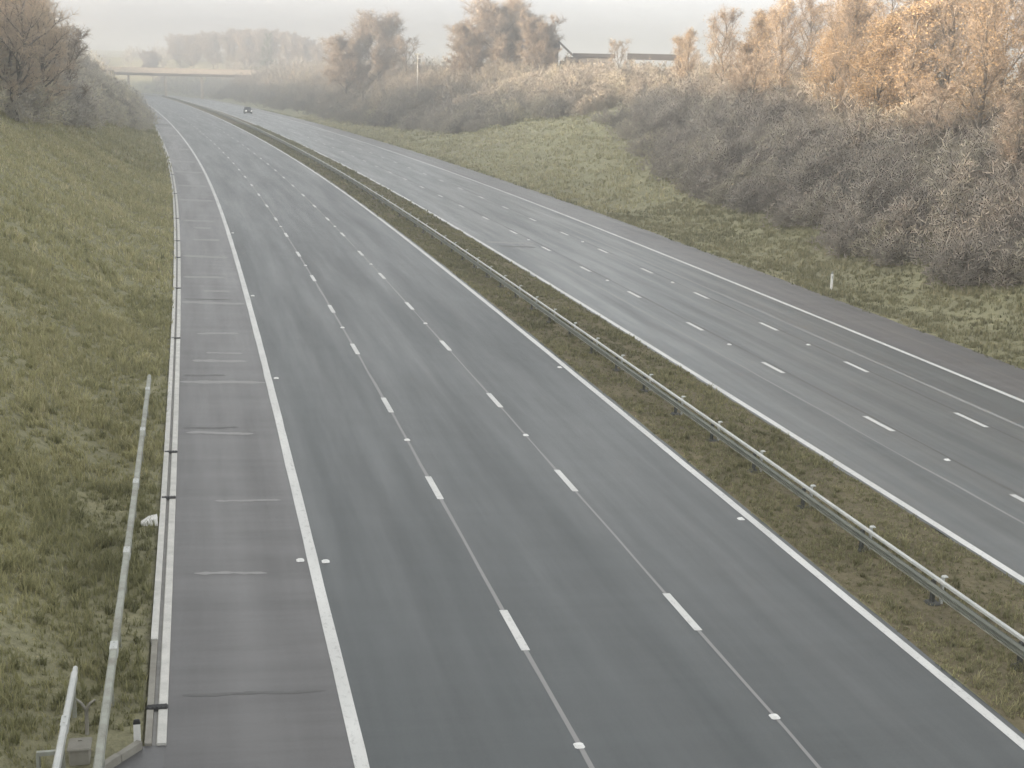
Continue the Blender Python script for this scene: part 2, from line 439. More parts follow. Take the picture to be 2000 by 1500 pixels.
# pale longitudinal seams between the lanes, and thin pale strips on the far side
ribs('road_seam', [R(LA - .045, LA + .045, -10, 240, .003, 2.0, jag0=.015, jag1=.015), R(LB - .035, LB + .035, -10, 200, .003, 2.0, jag0=.015, jag1=.015)], M['seam'])
ribs('road_seam', [R(RB + 1.3, RB + 1.48, 20, 260, .003, 2.0, jag0=.03, jag1=.03), R(RA - 1.3, RA - 1.2, 20, 200, .003, 2.0, jag0=.03, jag1=.03),
                   R(RB + 2.4, RB + 2.5, 60, 260, .003, 2.0, jag0=.03, jag1=.03)], M['seam'])
ribs('road_seam', [R(RA + .16, RA + .26, 20, 160, .003, 2.0, jag0=.03, jag1=.03), R(RB + .16, RB + .24, 20, 160, .003, 2.0, jag0=.03, jag1=.03)], M['darkjoint'])
# transverse joints across the left hard shoulder


def joint_specs(lst, w):
    out = []
    for s0, d0, d1 in lst: out.append((s0, d0, d1, w))
    return out


def tjoints(name, lst, mat):
    Vs, Fs, U = [], [], []; n = 0
    for s0, d0, d1, w in lst:
        d = np.linspace(d0, d1, 14); wob = np.cumsum(RNG.normal(0, .02, 14)); wob -= wob.mean()
        ww = w * 1.9 * (1 + RNG.normal(0, .18, 14)); ww[0] *= .3; ww[-1] *= .3
        A = pos(s0 + wob - ww / 2, d, .0032); B = pos(s0 + wob + ww / 2, d, .0032)
        Vs.append(np.concatenate([A, B])); i = np.arange(13)
        Fs.append(np.stack([i, i + 1, i + 15, i + 14], 1) + n); n += 28
        U.append(np.concatenate([np.stack([d, s0 + wob - ww / 2], 1), np.stack([d, s0 + wob + ww / 2], 1)]))
    struct(link(name, mesh_np(name, np.concatenate(Vs), np.concatenate(Fs), mat, uv=np.concatenate(U))))


tjoints('road_joint', [(39.4, -.5, 1.4, .12), (46.0, -.72, 2.08, .22), (49.4, -.3, 1.6, .20), (50.8, .2, 1.5, .15), (54.6, -.1, 1.5, .22), (61.7, -.7, 2.0, .30), (65.0, .3, 1.5, .25),
                       (69.2, -.6, 1.4, .30), (76.6, -.6, 1.8, .40), (84, 0, 1.6, .4), (90.0, .2, 1.2, .5), (94.0, -.4, 1.6, .5), (108.0, -.6, 1.9, .7), (120.6, -.6, 1.9, .7), (135.6, -.6, 2.0, .9),
                       (150, -.5, 1.9, 1.0), (172, -.5, 2.0, 1.3), (205, -.6, 2.0, 2.2), (228, -.6, 2.0, 2.6), (252, -.6, 2.0, 3), (340, -.6, 2.0, 6), (28.0, -.3, 1.2, .07), (33, .2, 1.8, .07)], M['joint'])
tjoints('road_joint', [(22.2, -.5, 1.9, .06), (40.0, -.6, 1.0, .10), (62.6, -.6, 1.5, .15), (47.0, -.6, .8, .12), (241, -.6, 2.0, 3.0), (86.0, 19.2, 21.6, .35)], M['darkjoint'])
tjoints('road_joint', [(88.0, 18.8, 22.0, .45)], M['joint'])
# ------------------------------------------------------------------ kerb channel on the left


def extrude(profile, s0, s1, step, mat, name, parent=None, closed=True):
    """profile: list of (d, dz) swept along the alignment"""
    s = np.linspace(s0, s1, max(2, int(round((s1 - s0) / step)) + 1)); k = len(profile)
    pd = np.array([p[0] for p in profile]); pz = np.array([p[1] for p in profile])
    V = pos(np.repeat(s[:, None], k, 1), np.repeat(pd[None], len(s), 0), np.repeat(pz[None], len(s), 0)).reshape(-1, 3)
    F = []
    n = len(s)
    for i in range(n - 1):
        for j in range(k if closed else k - 1):
            j2 = (j + 1) % k; F.append((i * k + j, i * k + j2, (i + 1) * k + j2, (i + 1) * k + j))
    if closed: F.append(tuple(range(k - 1, -1, -1))); F.append(tuple(range((n - 1) * k, n * k)))
    return link(name, mesh_np(name, V, F, mat), parent)


root = empty('drain_channel', pos(20.5, -.9))
tag(root, 'pale slotted concrete drainage channel along the left edge of the hard shoulder', 'drain')
inv = root.location


def child_of(o, r):
    o.parent = r; o.matrix_parent_inverse = Matrix.Translation(-Vector(r.location)); return o


GUL = [21.7, 33.1, 37.2, 53.2, 65.2, 75.6, 82.6, 94.5, 112.2, 131, 150]
o = extrude([(-.88, -.05), (-.88, .03), (-.865, .045), (-.745, .045), (-.73, .03), (-.73, -.05)], 20.45, 420, 1.5, M['concrete'], 'kerb_edge'); child_of(o, root)
o = extrude([(-.95, -.05), (-.95, .010), (-.882, .006), (-.882, -.05)], 20.45, 420, 1.5, M['slot'], 'slot'); child_of(o, root)
o = extrude([(-1.08, -.05), (-1.08, .065), (-.965, .065), (-.953, .05), (-.953, -.05)], 24.5, 420, 1.5, M['concrete'], 'haunch'); child_of(o, root)
o = extrude([(-1.06, -.05), (-1.06, .05), (-.955, .045), (-.953, -.05)], 20.45, 24.5, .8, M['oldconcrete'], 'haunch'); child_of(o, root)

ORD = ['nearest', 'second nearest', 'third nearest', 'fourth nearest', 'fifth nearest', 'sixth nearest', 'seventh nearest', 'eighth nearest', 'ninth nearest', 'tenth nearest', 'eleventh nearest', 'twelfth nearest']


def heading(s): return float(frame(s)[3])


b = MB(); b.box((0, 0, .06), (.36, .15, .024), 0, bev=.02)
for k in range(5): b.box((-.14 + .07 * k, 0, .076), (.03, .11, .010), 0)
gm = b.mesh('drain_grate', M['iron'])
for i, s in enumerate(GUL):
    o = link('drain_grate', gm, loc=pos(s, -.90), rz=heading(s)); o.scale = (1, 1 + max(0, s - 60) / 60, 1)
    tag(o, f'dark iron drain grate across the pale left kerb channel, {ORD[i]} to the camera', 'drain grate', 'drain grates in the left channel')

# ------------------------------------------------------------------ road studs
b = MB(); b.box((0, 0, .012), (.17, .20, .024), 0, bev=.03, taper=.92)
bb = MB(); bb.box((0, -.03, .030), (.11, .10, .022), 0, bev=.02, taper=.8)
studb = b.mesh('stud', M['white']); studr = bb.mesh('reflector', M['white'])
STUDS = [(LA, [19.8, 38.7, 56.4, 74.4, 92.4], 'on the seam between the first and second left lanes', 'white road studs between the first and second left lanes'),
         (LB, [20.5, 39.3, 57.8, 75.7, 93.7], 'between the second and third left lanes', 'white road studs between the second and third left lanes'),
         (RA, [36.6, 54.4, 72.2, 90.0], 'on the near lane line of the far carriageway', 'white road studs on the near lane line of the far carriageway'),
         (RB, [37.0, 54.7, 72.2, 90.0], 'on the lane line nearest the far hard shoulder', 'white road studs on the outer lane line of the far carriageway'),
         (E1 - .27, [28.7], 'left of the solid line of the left hard shoulder', None),
         (E1 + .27, [28.6, 46.7, 63.9, 87.9], 'just right of the solid line of the left hard shoulder', 'road studs along the left hard shoulder line'),
         (R1 - .26, [31.2, 49.2], 'against the solid line beside the central reserve', 'road studs beside the central reserve line')]
for dd, lst, where, grp in STUDS:
    for i, s in enumerate(lst):
        r = empty('road_stud', pos(s, dd, .004), heading(s))
        h = link('stud_housing', studb, r); q = link('reflector', studr, r)
        k = 1 + max(0, s - 35) / 80
        r.scale = (1, k, 1)
        tag(r, (f'{ORD[i]} white road stud ' if len(lst) > 1 else 'white road stud ') + where, 'road stud', grp)

# ------------------------------------------------------------------ safety barriers


def beam_profile(d, zc, side, h=.31, t=.006):
    """corrugated W beam, ridges towards side"""
    zs = np.array([-.5, -.42, -.30, -.18, -.06, .06, .18, .30, .42, .5]) * h
    os_ = np.array([0, 0.0, .075, .075, .005, .005, .075, .075, 0.0, 0]) * side
    a = [(d + o_, zc + z_) for o_, z_ in zip(os_, zs)]
    return a + [(d + o_ - t * side, zc + z_) for o_, z_ in zip(os_[::-1], zs[::-1])]


root = empty('safety_barrier', pos(10, 15.6))
tag(root, 'long thin grey steel barrier on dark posts in the grassy central reserve', 'crash barrier')
child_of(extrude(beam_profile(15.24, .41, -1, h=.18), 5, 640, 2.0, M['galvworn'], 'beam'), root)
child_of(extrude([(15.30, .545), (15.30, .595), (15.312, .61), (15.378, .61), (15.39, .595), (15.39, .545)], 5, 640, 2.0, M['galv'], 'top_rail'), root)
child_of(extrude([(15.175, .300), (15.175, .322), (15.225, .322), (15.225, .300)], 5, 640, 2.0, M['galvdull'], 'lower_lip'), root)
b = MB()
b.box((0, 0, .27), (.06, .10, .54), 0); b.box((-.03, .045, .27), (.02, .012, .53), 0)
b.box((0, 0, .03), (.30, .30, .05), 0, bev=.04)
pm = b.mesh('post', M['postdark'])
b = MB(); b.box((0, 0, .29), (.05, .09, .62), 0); b.box((.04, 0, .615), (.13, .12, .03), 0, bev=.02)
pm2 = b.mesh('post_pale', M['galv'])
far_posts = []
cnt = 0
for k in range(190):
    s = 15.4 + 3.33 * k
    for d, me in ((15.29, pm), (15.50, pm2)):
        p = pos(s, d, 0); h = heading(s)
        if cnt < 96:
            o = link('post', me, loc=p, rz=h); child_of(o, root); cnt += 1
        else: far_posts.append((p, h))
b = MB()
for p, h in far_posts: b.box((p[0], p[1], p[2] + .29), (.05, .10, .58), 0, rz=h)
o = child_of(link('post', b.mesh('far_posts', M['postdark'])), root); o['kind'] = 'stuff'


def box_rail(d, z, w, h, s0, s1, label, mat, step, endpost=True):
    r = empty('safety_barrier', pos(s1, d, 0, 'ground')); tag(r, label, 'crash barrier')
    # barrier follows the verge, so sweep it at a height over the road plane
    prof = [(d - w / 2, z - h), (d - w / 2, z - .02), (d - w / 2 + .02, z), (d + w / 2 - .02, z), (d + w / 2, z - .02), (d + w / 2, z - h)]
    child_of(extrude(prof, s0, s1 - .25, 1.0, mat, 'beam'), r)
    e = MB(); p = pos(s1 - .12, d, z - h / 2); e.box(p, (w * .8, .26, h * .8), 0, rz=heading(s1), bev=.03)
    child_of(link('end_cap', e.mesh('end_cap', mat)), r)
    sp = s1 - 2.0
    while sp > max(s0, 14):
        q = MB(); q.box((0, 0, 0), (w + .016, .34, h + .014), 0, bev=.012)
        for bx in (-.1, .1): q.box((0, bx, h / 2 + .011), (.03, .03, .012), 0)
        c_ = child_of(link('splice', q.mesh('splice', M['galv']), loc=pos(sp, d, z - h / 2), rz=heading(sp)), r)
        sp -= 4.8
    s = s1 - .5
    while s > s0:
        gz = float(ground_z(s, d)) - float(road_z(s, d))
        q = MB(); q.box((0, 0, (gz - .1 + z - h) / 2), (.06, .10, (z - h) - gz + .1), 0)
        child_of(link('post', q.mesh('post', M['galvdull']), loc=pos(s, d, 0), rz=heading(s)), r)
        s -= step
    return r


box_rail(-1.62, .70, .118, .17, 5, 44, 'long pale box beam barrier on the left verge beside the kerb channel', M['galvdull'], 2.4)
rr = box_rail(-2.18, .72, .095, .14, 5, 22.0, 'short pale rail ending at bottom left, behind the longer verge barrier', M['galv'], 2.0)
b = MB(); p = pos(19.1, -2.36, .66); b.box(p, (.26, .06, .06), 0, rz=heading(19)); b.box(pos(19.1, -2.47, .33), (.05, .05, .64), 0)
child_of(link('bracket', b.mesh('bracket', M['galvdull'])), rr)

# small things at the foot of the verge
g = pos(20.9, -1.95, 0, 'ground'); r = empty('forked_post', g); tag(r, 'small weathered forked post standing just left of the long verge barrier', 'post')
b = MB(); b.tube([(0, 0, -.1), (0.01, 0, .42)], [.035, .03], 8); link('stem', b.mesh('stem', M['oldconcrete']), r)
for sx in (-1, 1):
    b = MB(); b.tube([(0.01, 0, .40), (.07 * sx, 0, .52), (.15 * sx, 0.01, .58)], [.028, .022, .016], 8); link('arm', b.mesh('arm', M['oldconcrete']), r)
g = pos(20.2, -2.0, 0, 'ground'); r = empty('inspection_chamber', g, heading(20)); tag(r, 'low pale concrete chamber in rough grass between the two rails', 'chamber')
b = MB(); b.box((0, 0, .10), (.30, .36, .24), 0, bev=.015); link('chamber_wall', b.mesh('chamber_wall', M['oldconcrete']), r)
b = MB(); b.box((0, 0, .235), (.35, .40, .03), 0, bev=.015); b.box((0, .10, .255), (.06, .05, .02), 0); link('lid', b.mesh('lid', M['oldconcrete']), r)
g = pos(20.55, -1.17, .02); r = empty('marker_post', g, heading(20)); tag(r, 'short white marker post with black cap at the end of the left kerb', 'marker post')
b = MB(); b.box((0, 0, .14), (.11, .045, .36), 0, taper=.92); link('post', b.mesh('post', M['white']), r)
b = MB(); b.box((0, 0, .355), (.115, .055, .07), 0, taper=.8, bev=.01); link('cap', b.mesh('cap', M['black']), r)
g = pos(31.3, -1.28, 0, 'ground'); r = empty('drain_headwall', g, heading(31)); tag(r, 'small white concrete wedge lying against the left kerb channel', 'concrete wedge')
b = MB(); b.add([(-.28, -.2, 0), (.17, -.22, 0), (.17, .22, 0), (-.05, .25, 0), (-.20, -.12, .10), (.15, -.17, .16), (.15, .17, .16), (-.04, .18, .12)],
                [(3, 2, 1, 0), (4, 5, 6, 7), (0, 1, 5, 4), (1, 2, 6, 5), (2, 3, 7, 6), (3, 0, 4, 7)]); link('wedge', b.mesh('wedge', M['white']), r)
# kerb turning away where the channel ends
kp = [(20.4, -1.12), (20.0, -1.42), (19.4, -1.85), (18.6, -2.3), (17.5, -2.6)]
b = MB()
for (s0, d0), (s1, d1) in zip(kp[:-1], kp[1:]):
    A = Vector(pos(s0, d0, .05)); B = Vector(pos(s1, d1, .05)); v = (B - A); L_ = v.length
    b.box((A + B) / 2, (L_ * .985, .11, .16), 0, rz=math.atan2(v.y, v.x), bev=.012)
tag(link('kerb', b.mesh('kerb', M['oldconcrete'])), 'grey kerb stones turning away to the left at the end of the drainage channel', 'kerb')

# marker post on the right verge
g = pos(70, 34.5, 0, 'ground'); r = empty('marker_post', g, heading(70)); tag(r, 'slim pale marker post standing in grass on the right verge', 'marker post')
b = MB(); b.box((0, 0, .45), (.13, .08, 1.1), 0, taper=.9); link('post', b.mesh('post', M['white']), r)
b = MB(); b.box((0, 0, 1.06), (.135, .09, .14), 0, taper=.7, bev=.02); link('cap', b.mesh('cap', M['galvdull']), r)
b = MB(); b.box((0, -.043, .80), (.07, .012, .14), 0); link('reflector', b.mesh('reflector', M['galv']), r)

# ------------------------------------------------------------------ grass


def heights_at(s, d): return pos(s, d, 0, 'ground')


def tufts(name, s, d, hgt, wid, nbl, tone, mat, lean=.6):
    """many small blades: one sheet of grass"""
    n = len(s); base = heights_at(s, d)
    base = np.repeat(base, nbl, 0); N = n * nbl
    a = RNG.uniform(0, 2 * np.pi, N); r = RNG.uniform(0, 1, N) ** .7 * np.repeat(wid, nbl) * 3.0
    bx = base + np.stack([np.cos(a) * r, np.sin(a) * r, np.full(N, -.02)], 1)
    h = np.repeat(hgt, nbl) * RNG.uniform(.5, 1.25, N); w = np.repeat(wid, nbl) * RNG.uniform(.6, 1.3, N)
    a2 = RNG.uniform(0, 2 * np.pi, N); ln = h * lean * RNG.uniform(.2, 1.4, N)
    side = np.stack([-np.sin(a2), np.cos(a2), 0 * a2], 1) * (w / 2)[:, None]
    dirn = np.stack([np.cos(a2), np.sin(a2), 0 * a2], 1)
    mid = bx + dirn * (ln * .35)[:, None] + np.array([0, 0, 1]) * (h * .65)[:, None]
    tip = bx + dirn * ln[:, None] + np.array([0, 0, 1]) * h[:, None]
    V = np.stack([bx - side, bx + side, mid + side * .7, mid - side * .7, tip], 1).reshape(-1, 3)
    i = np.arange(N) * 5
    F = np.concatenate([np.stack([i, i + 1, i + 2], 1), np.stack([i, i + 2, i + 3], 1), np.stack([i + 3, i + 2, i + 4], 1)])
    t = np.clip(np.repeat(tone, nbl) + RNG.normal(0, .10, N), 0, 1)
    o = link(name, mesh_np(name, V, F, mat, col=np.repeat(t, 5)))
    return tag(o, kind='stuff')


def patchy(s, d, f=1.0):
    x, y, _z, th = frame(s); gx, gy = x + d * np.cos(th), y + d * np.sin(th)
    return (np.sin(gx * .9 * f + 1.1 * np.sin(gy * .7 * f)) * np.cos(gy * .8 * f + .7 * np.sin(gx * 1.3 * f)) * .6 + .4 * np.sin(gx * 2.3 * f + gy * 1.9 * f))


def grass_area(name, s0, s1, d0, d1, n, h, w, nbl, base, lean=.7, kerb_darken=0.0):
    mat = M['grassdull'] if d0 > 0 else M['grass']
    s = RNG.uniform(s0, s1, n); d = RNG.uniform(d0, d1, n)
    k = patchy(s, d); keep = RNG.uniform(0, 1, n) < np.clip(.85 + .35 * k, .45, 1)
    keep &= ~((s > 19.4) & (s < 20.9) & (d > -2.4) & (d < -1.1))
    s, d, k = s[keep], d[keep], k[keep]
    tn = base + .12 * patchy(s, d, .31) + .08 * k + RNG.normal(0, .10, len(s)) - kerb_darken * np.clip((d + 4.5) / 3, 0, 1)  # blade tone lowered towards the kerb
    tufts(name, s, d, h * (1 + .45 * k) * RNG.uniform(.6, 1.4, len(s)), np.full(len(s), w), nbl, np.clip(tn, .02, 1), mat, lean)


grass_area('grass', 14, 34, -9.5, -1.13, 16000, .17, .020, 6, .56, kerb_darken=.28)
grass_area('grass', 34, 62, -12, -1.13, 13000, .18, .032, 6, .62, kerb_darken=.15)
grass_area('grass', 62, 130, -15, -1.15, 11000, .22, .06, 6, .70)
grass_area('grass', 130, 260, -14, -1.15, 6500, .30, .13, 5, .70)
grass_area('grass', 15, 40, -9, -1.3, 420, .24, .030, 22, .40, lean=.9, kerb_darken=.2)
grass_area('grass', 36, 75, -11, -1.4, 420, .26, .045, 20, .50, lean=.9)
grass_area('grass', 20, 60, M_L + .2, M_R - .2, 420, .17, .026, 22, .30, lean=.9)
grass_area('grass', 20, 48, M_L + .04, M_R - .04, 11000, .085, .022, 6, .26)
grass_area('grass', 48, 100, M_L + .04, M_R - .04, 10000, .10, .040, 6, .28)
grass_area('grass', 100, 260, M_L + .05, M_R - .05, 6000, .14, .09, 5, .2)
grass_area('grass', 40, 110, D_R + .02, 46, 13000, .20, .055, 6, .48)
grass_area('grass', 110, 330, D_R + .02, 56, 13000, .28, .13, 5, .55)
# ragged darker fringe where the turf overhangs the paving
for (s0, s1, d0, d1, n, w) in ((40, 150, D_R - .25, D_R + .55, 1500, .05), (150, 400, D_R - .2, D_R + .7, 1400, .12), (20, 120, M_L - .04, M_L + .25, 1300, .031), (20, 120, M_R - .35, M_R - .10, 1300, .031)):
    s = RNG.uniform(s0, s1, n); d = RNG.uniform(d0, d1, n); k = np.sin(s * .9) * .5 + np.sin(s * .37 + 1) * .5
    m = RNG.uniform(0, 1, n) < .5 + .5 * k
    tufts('grass', s[m], d[m], RNG.uniform(.08, .24, m.sum()) * (.35 if w == .031 else 1), np.full(m.sum(), w), 6, np.clip(.25 + .2 * RNG.normal(0, 1, m.sum()), 0, 1), M['grass'])

# ------------------------------------------------------------------ twiggy scrub


def twig_cloud(base, rad, hgt, n, wid, tone, upward=.55):
    """base (k,3): for every plant n thin tapering stems springing from its foot, each forking once"""
    k = len(base); N = k * n
    b = np.repeat(base, n, 0); R_ = np.repeat(rad, n); H_ = np.repeat(hgt, n)
    a = RNG.uniform(0, 2 * np.pi, N); q = RNG.uniform(0, 1, N) ** .55
    # point inside a rounded dome
    phi = RNG.uniform(0, 1, N) ** .8 * np.pi / 2
    lump = 1 + .22 * np.sin(3 * a + np.repeat(RNG.uniform(0, 6, k), n)) * np.cos(phi * 2) + RNG.normal(0, .10, N)
    px = np.cos(a) * np.cos(phi) * R_ * q * lump; py = np.sin(a) * np.cos(phi) * R_ * q * lump; pz = np.sin(phi) * H_ * q * lump
    c = b + np.stack([px, py, pz], 1)
    out = np.stack([px / R_, py / R_, pz / H_ * .8 + upward], 1) + RNG.normal(0, .45, (N, 3))
    out /= np.linalg.norm(out, axis=1)[:, None]
    L = (H_ * .34 + R_ * .12) * RNG.uniform(.5, 1.3, N); W = np.repeat(wid, n) * RNG.uniform(.6, 1.4, N)
    rnd = RNG.normal(0, 1, (N, 3)); side = np.cross(out, rnd); side /= np.linalg.norm(side, axis=1)[:, None] + 1e-9
    p0 = c - out * (L * .5)[:, None]; p1 = c + out * (L * .5)[:, None]
    f1 = c + (out * .7 + side * .6) * (L * .5)[:, None]; f2 = c + (out * .7 - side * .6) * (L * .45)[:, None]
    sw = side * (W / 2)[:, None]
    V = np.stack([p0 - sw, p0 + sw, p1, c - out * .1 - sw * .8, c + out * .1 + sw * .8, f1, f2], 1).reshape(-1, 3)
    i = np.arange(N) * 7
    F = np.concatenate([np.stack([i, i + 1, i + 2], 1), np.stack([i + 3, i + 4, i + 5], 1), np.stack([i + 3, i + 4, i + 6], 1)])
    t = np.clip(np.repeat(tone, n) + RNG.normal(0, .07, N), 0, 1)
    return V, F, np.repeat(t, 7)


def scrub(name, s, d, rad, hgt, n, wid, tone, mat='scrub'):
    base = heights_at(s, d) - np.array([0, 0, .1])
    V, F, t = twig_cloud(base, rad, hgt, n, wid, tone)
    return tag(link(name, mesh_np(name, V, F, M[mat], col=t)), kind='stuff')


EDGE_S = np.array([0, 40, 60, 66, 75, 91, 108, 129, 150, 174, 188, 194, 204, 235, 285, 372, 520, 640])
EDGE_D = np.array([45, 44, 42.0, 39.2, 39.0, 41, 41.5, 44.5, 49, 54, 52, 47, 42.5, 39.5, 37.7, 37, 37, 37])


def scatter(s0, s1, dlo, dhi, n):
    s = RNG.uniform(s0, s1, n); u = RNG.uniform(0, 1, n)
    lo = dlo(s) if callable(dlo) else np.full(n, dlo); hi = dhi(s) if callable(dhi) else np.full(n, dhi)
    return s, lo + (hi - lo) * u, u


def edge(s): return np.interp(s, EDGE_S, EDGE_D)


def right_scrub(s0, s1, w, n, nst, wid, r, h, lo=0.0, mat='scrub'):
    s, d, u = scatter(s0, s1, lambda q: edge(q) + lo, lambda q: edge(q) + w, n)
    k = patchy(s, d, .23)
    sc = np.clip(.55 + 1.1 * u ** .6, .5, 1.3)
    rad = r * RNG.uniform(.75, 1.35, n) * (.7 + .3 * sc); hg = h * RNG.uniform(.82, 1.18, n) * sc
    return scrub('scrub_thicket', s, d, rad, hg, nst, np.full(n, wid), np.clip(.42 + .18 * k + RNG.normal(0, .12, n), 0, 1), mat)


right_scrub(45, 125, 26, 720, 520, .0125, 1.9, 2.5)
right_scrub(120, 235, 30, 640, 300, .026, 2.2, 2.8)
right_scrub(230, 400, 34, 520, 150, .075, 2.4, 3.4, mat='scrubshaded')
right_scrub(400, 640, 40, 420, 90, .16, 3.0, 4.2, mat='scrubshaded')


def left_edge(s): return np.interp(s, [-200, 60, 100, 118, 140, 190, 214, 240, 300, 420, 640], [-26, -22, -16, -12.6, -10.0, -5.6, -2.6, -2.2, -2.2, -2.6, -3])


def left_scrub(s0, s1, w, n, nst, wid, r, h):
    s, d, u = scatter(s0, s1, lambda q: left_edge(q) - w, left_edge, n)
    u = 1 - u; sc = np.clip(.5 + 1.0 * u ** .6, .45, 1.3); k = patchy(s, d, .23)
    return scrub('scrub_thicket', s, d, r * RNG.uniform(.75, 1.3, n) * (.7 + .3 * sc), h * RNG.uniform(.7, 1.3, n) * sc, nst, np.full(n, wid), np.clip(.55 + .18 * k + RNG.normal(0, .12, n), 0, 1), 'scrublifted')


left_scrub(-160, 70, 22, 520, 80, .11, 2.8, 9.0)  # unseen scrub beside the camera, made tall to shade road and right bank
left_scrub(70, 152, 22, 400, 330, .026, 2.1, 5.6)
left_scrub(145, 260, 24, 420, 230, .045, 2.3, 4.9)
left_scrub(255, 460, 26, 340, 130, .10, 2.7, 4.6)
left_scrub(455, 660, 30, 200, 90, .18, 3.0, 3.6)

# ------------------------------------------------------------------ trees


def rand_perp(t):
    v = Vector((random.gauss(0, 1), random.gauss(0, 1), random.gauss(0, 1))); v -= t * v.dot(t)
    return v.normalized()


def tree_mesh(H, spread, first, nlimb, nsub, ntw, seed, twig_w, mat, upness=.5, leaf=0, leafmat=None, dome=1.0):
    """trunk with limbs, and a crown of fine twigs, base at the origin"""
    random.seed(seed); rg = np.random.default_rng(seed)
    mb = MB(); tips = []
    pts = []; x = y = 0
    for i in range(8):
        t = i / 7; x += random.gauss(0, .018) * H * (t > 0); y += random.gauss(0, .018) * H * (t > 0); pts.append(Vector((x, y, H * .86 * t - .15 * (i == 0))))
    rad0 = H * .017
    mb.tube(pts, [rad0 * (1.35 if i == 0 else 1) * (1 - .88 * i / 7) for i in range(8)], 7)
    def at_(t):
        f = t * 7; i = min(6, int(f)); return pts[i].lerp(pts[i + 1], f - i)
    for l in range(nlimb):
        t = first + (.97 - first) * (l + random.random() * .7) / nlimb
        p = at_(t); a = l * 2.399 + random.uniform(-.5, .5)
        prof = math.sin(math.pi * min(1, max(.12, (t - first) / (1.02 - first) * .80 + .16))) ** .7
        Ln = spread * prof * random.uniform(.75, 1.12)
        v = Vector((math.cos(a), math.sin(a), upness + .9 * (t - first))).normalized()
        lp = [p]
        for k in range(5):
            v = (v + Vector((random.gauss(0, .14), random.gauss(0, .14), .10 + random.gauss(0, .10)))).normalized(); lp.append(lp[-1] + v * Ln / 5)
        r0 = rad0 * (1 - .8 * t) * .55
        mb.tube(lp, [r0 * (1 - .82 * k / 5) for k in range(6)], 5, cap=False)
        tips.append((lp[-1], v, Ln * .30))
        for m in range(nsub):
            q = .25 + .72 * (m + random.random()) / nsub; f = q * 5; i = min(4, int(f)); sp = lp[i].lerp(lp[i + 1], f - i)
            tv = (lp[i + 1] - lp[i]).normalized(); sv_ = (tv * .6 + rand_perp(tv) * .8 + Vector((0, 0, .30))).normalized()
            sl = Ln * .45 * (1 - .45 * q) * random.uniform(.6, 1.25); s2 = [sp]
            for k in range(3):
                sv_ = (sv_ + Vector((random.gauss(0, .2), random.gauss(0, .2), .08 + random.gauss(0, .15)))).normalized(); s2.append(s2[-1] + sv_ * sl / 3)
            mb.tube(s2, [r0 * .38 * (1 - .75 * k / 3) for k in range(4)], 4, cap=False)
            for k in (1, 2, 3): tips.append((s2[k], sv_, sl * .55))
    T = np.array([list(p) for p, v, l in tips]); D = np.array([list(v) for p, v, l in tips]); L = np.array([l for p, v, l in tips])
    T, D, L = np.repeat(T, ntw, 0), np.repeat(D, ntw, 0), np.repeat(L, ntw)
    N = len(T)
    dr = D * .55 + rg.normal(0, .75, (N, 3)) + np.array([0, 0, .25]); dr /= np.linalg.norm(dr, axis=1)[:, None]
    Ls = L * rg.uniform(.35, 1.15, N) + .25
    W = twig_w * rg.uniform(.6, 1.4, N)
    side = np.cross(dr, rg.normal(0, 1, (N, 3))); side /= np.linalg.norm(side, axis=1)[:, None]
    p0 = T - dr * .05; p1 = T + dr * Ls[:, None]; c = T + dr * (Ls * .45)[:, None]; c2 = T + dr * (Ls * .7)[:, None]
    sw = side * (W / 2)[:, None]
    f1 = c + (dr * .7 + side * .7) * (Ls * .45)[:, None]; f2 = c2 + (dr * .7 - side * .7) * (Ls * .35)[:, None]
    V = np.stack([p0 - sw, p0 + sw, p1, c - sw * .8, c + sw * .8, f1, c2 - sw * .7, c2 + sw * .7, f2], 1).reshape(-1, 3)
    i = np.arange(N) * 9
    F = np.concatenate([np.stack([i + k, i + k + 1, i + k + 2], 1) for k in (0, 3, 6)])
    tn = np.repeat(np.clip(rg.normal(.5, .2, N), 0, 1), 9)
    mi = np.zeros(len(F), np.int32); mats = [mat]
    if leaf:
        sel = rg.integers(0, N, leaf); c = (T + dr * (Ls * .8)[:, None])[sel] + rg.normal(0, .22, (leaf, 3))
        u = rg.normal(0, 1, (leaf, 3)); u /= np.linalg.norm(u, axis=1)[:, None]; w = np.cross(u, rg.normal(0, 1, (leaf, 3))); w /= np.linalg.norm(w, axis=1)[:, None]
        ls = rg.uniform(.045, .10, leaf)[:, None] * (H / 12)
        LV = np.stack([c - u * ls, c + w * ls * .6, c + u * ls, c - w * ls * .6], 1).reshape(-1, 3)
        j = len(V) + np.arange(leaf) * 4
        F = np.concatenate([F, np.stack([j, j + 1, j + 2], 1), np.stack([j, j + 2, j + 3], 1)])
        V = np.concatenate([V, LV]); tn = np.concatenate([tn, np.repeat(np.clip(rg.normal(.5, .22, leaf), 0, 1), 4)])
        mi = np.concatenate([mi, np.ones(2 * leaf, np.int32)]); mats = [mat, leafmat]
    return mb.mesh('trunk', M['bark'], smooth=True), mesh_np('crown', V, F, mats, col=tn, mi=mi), H


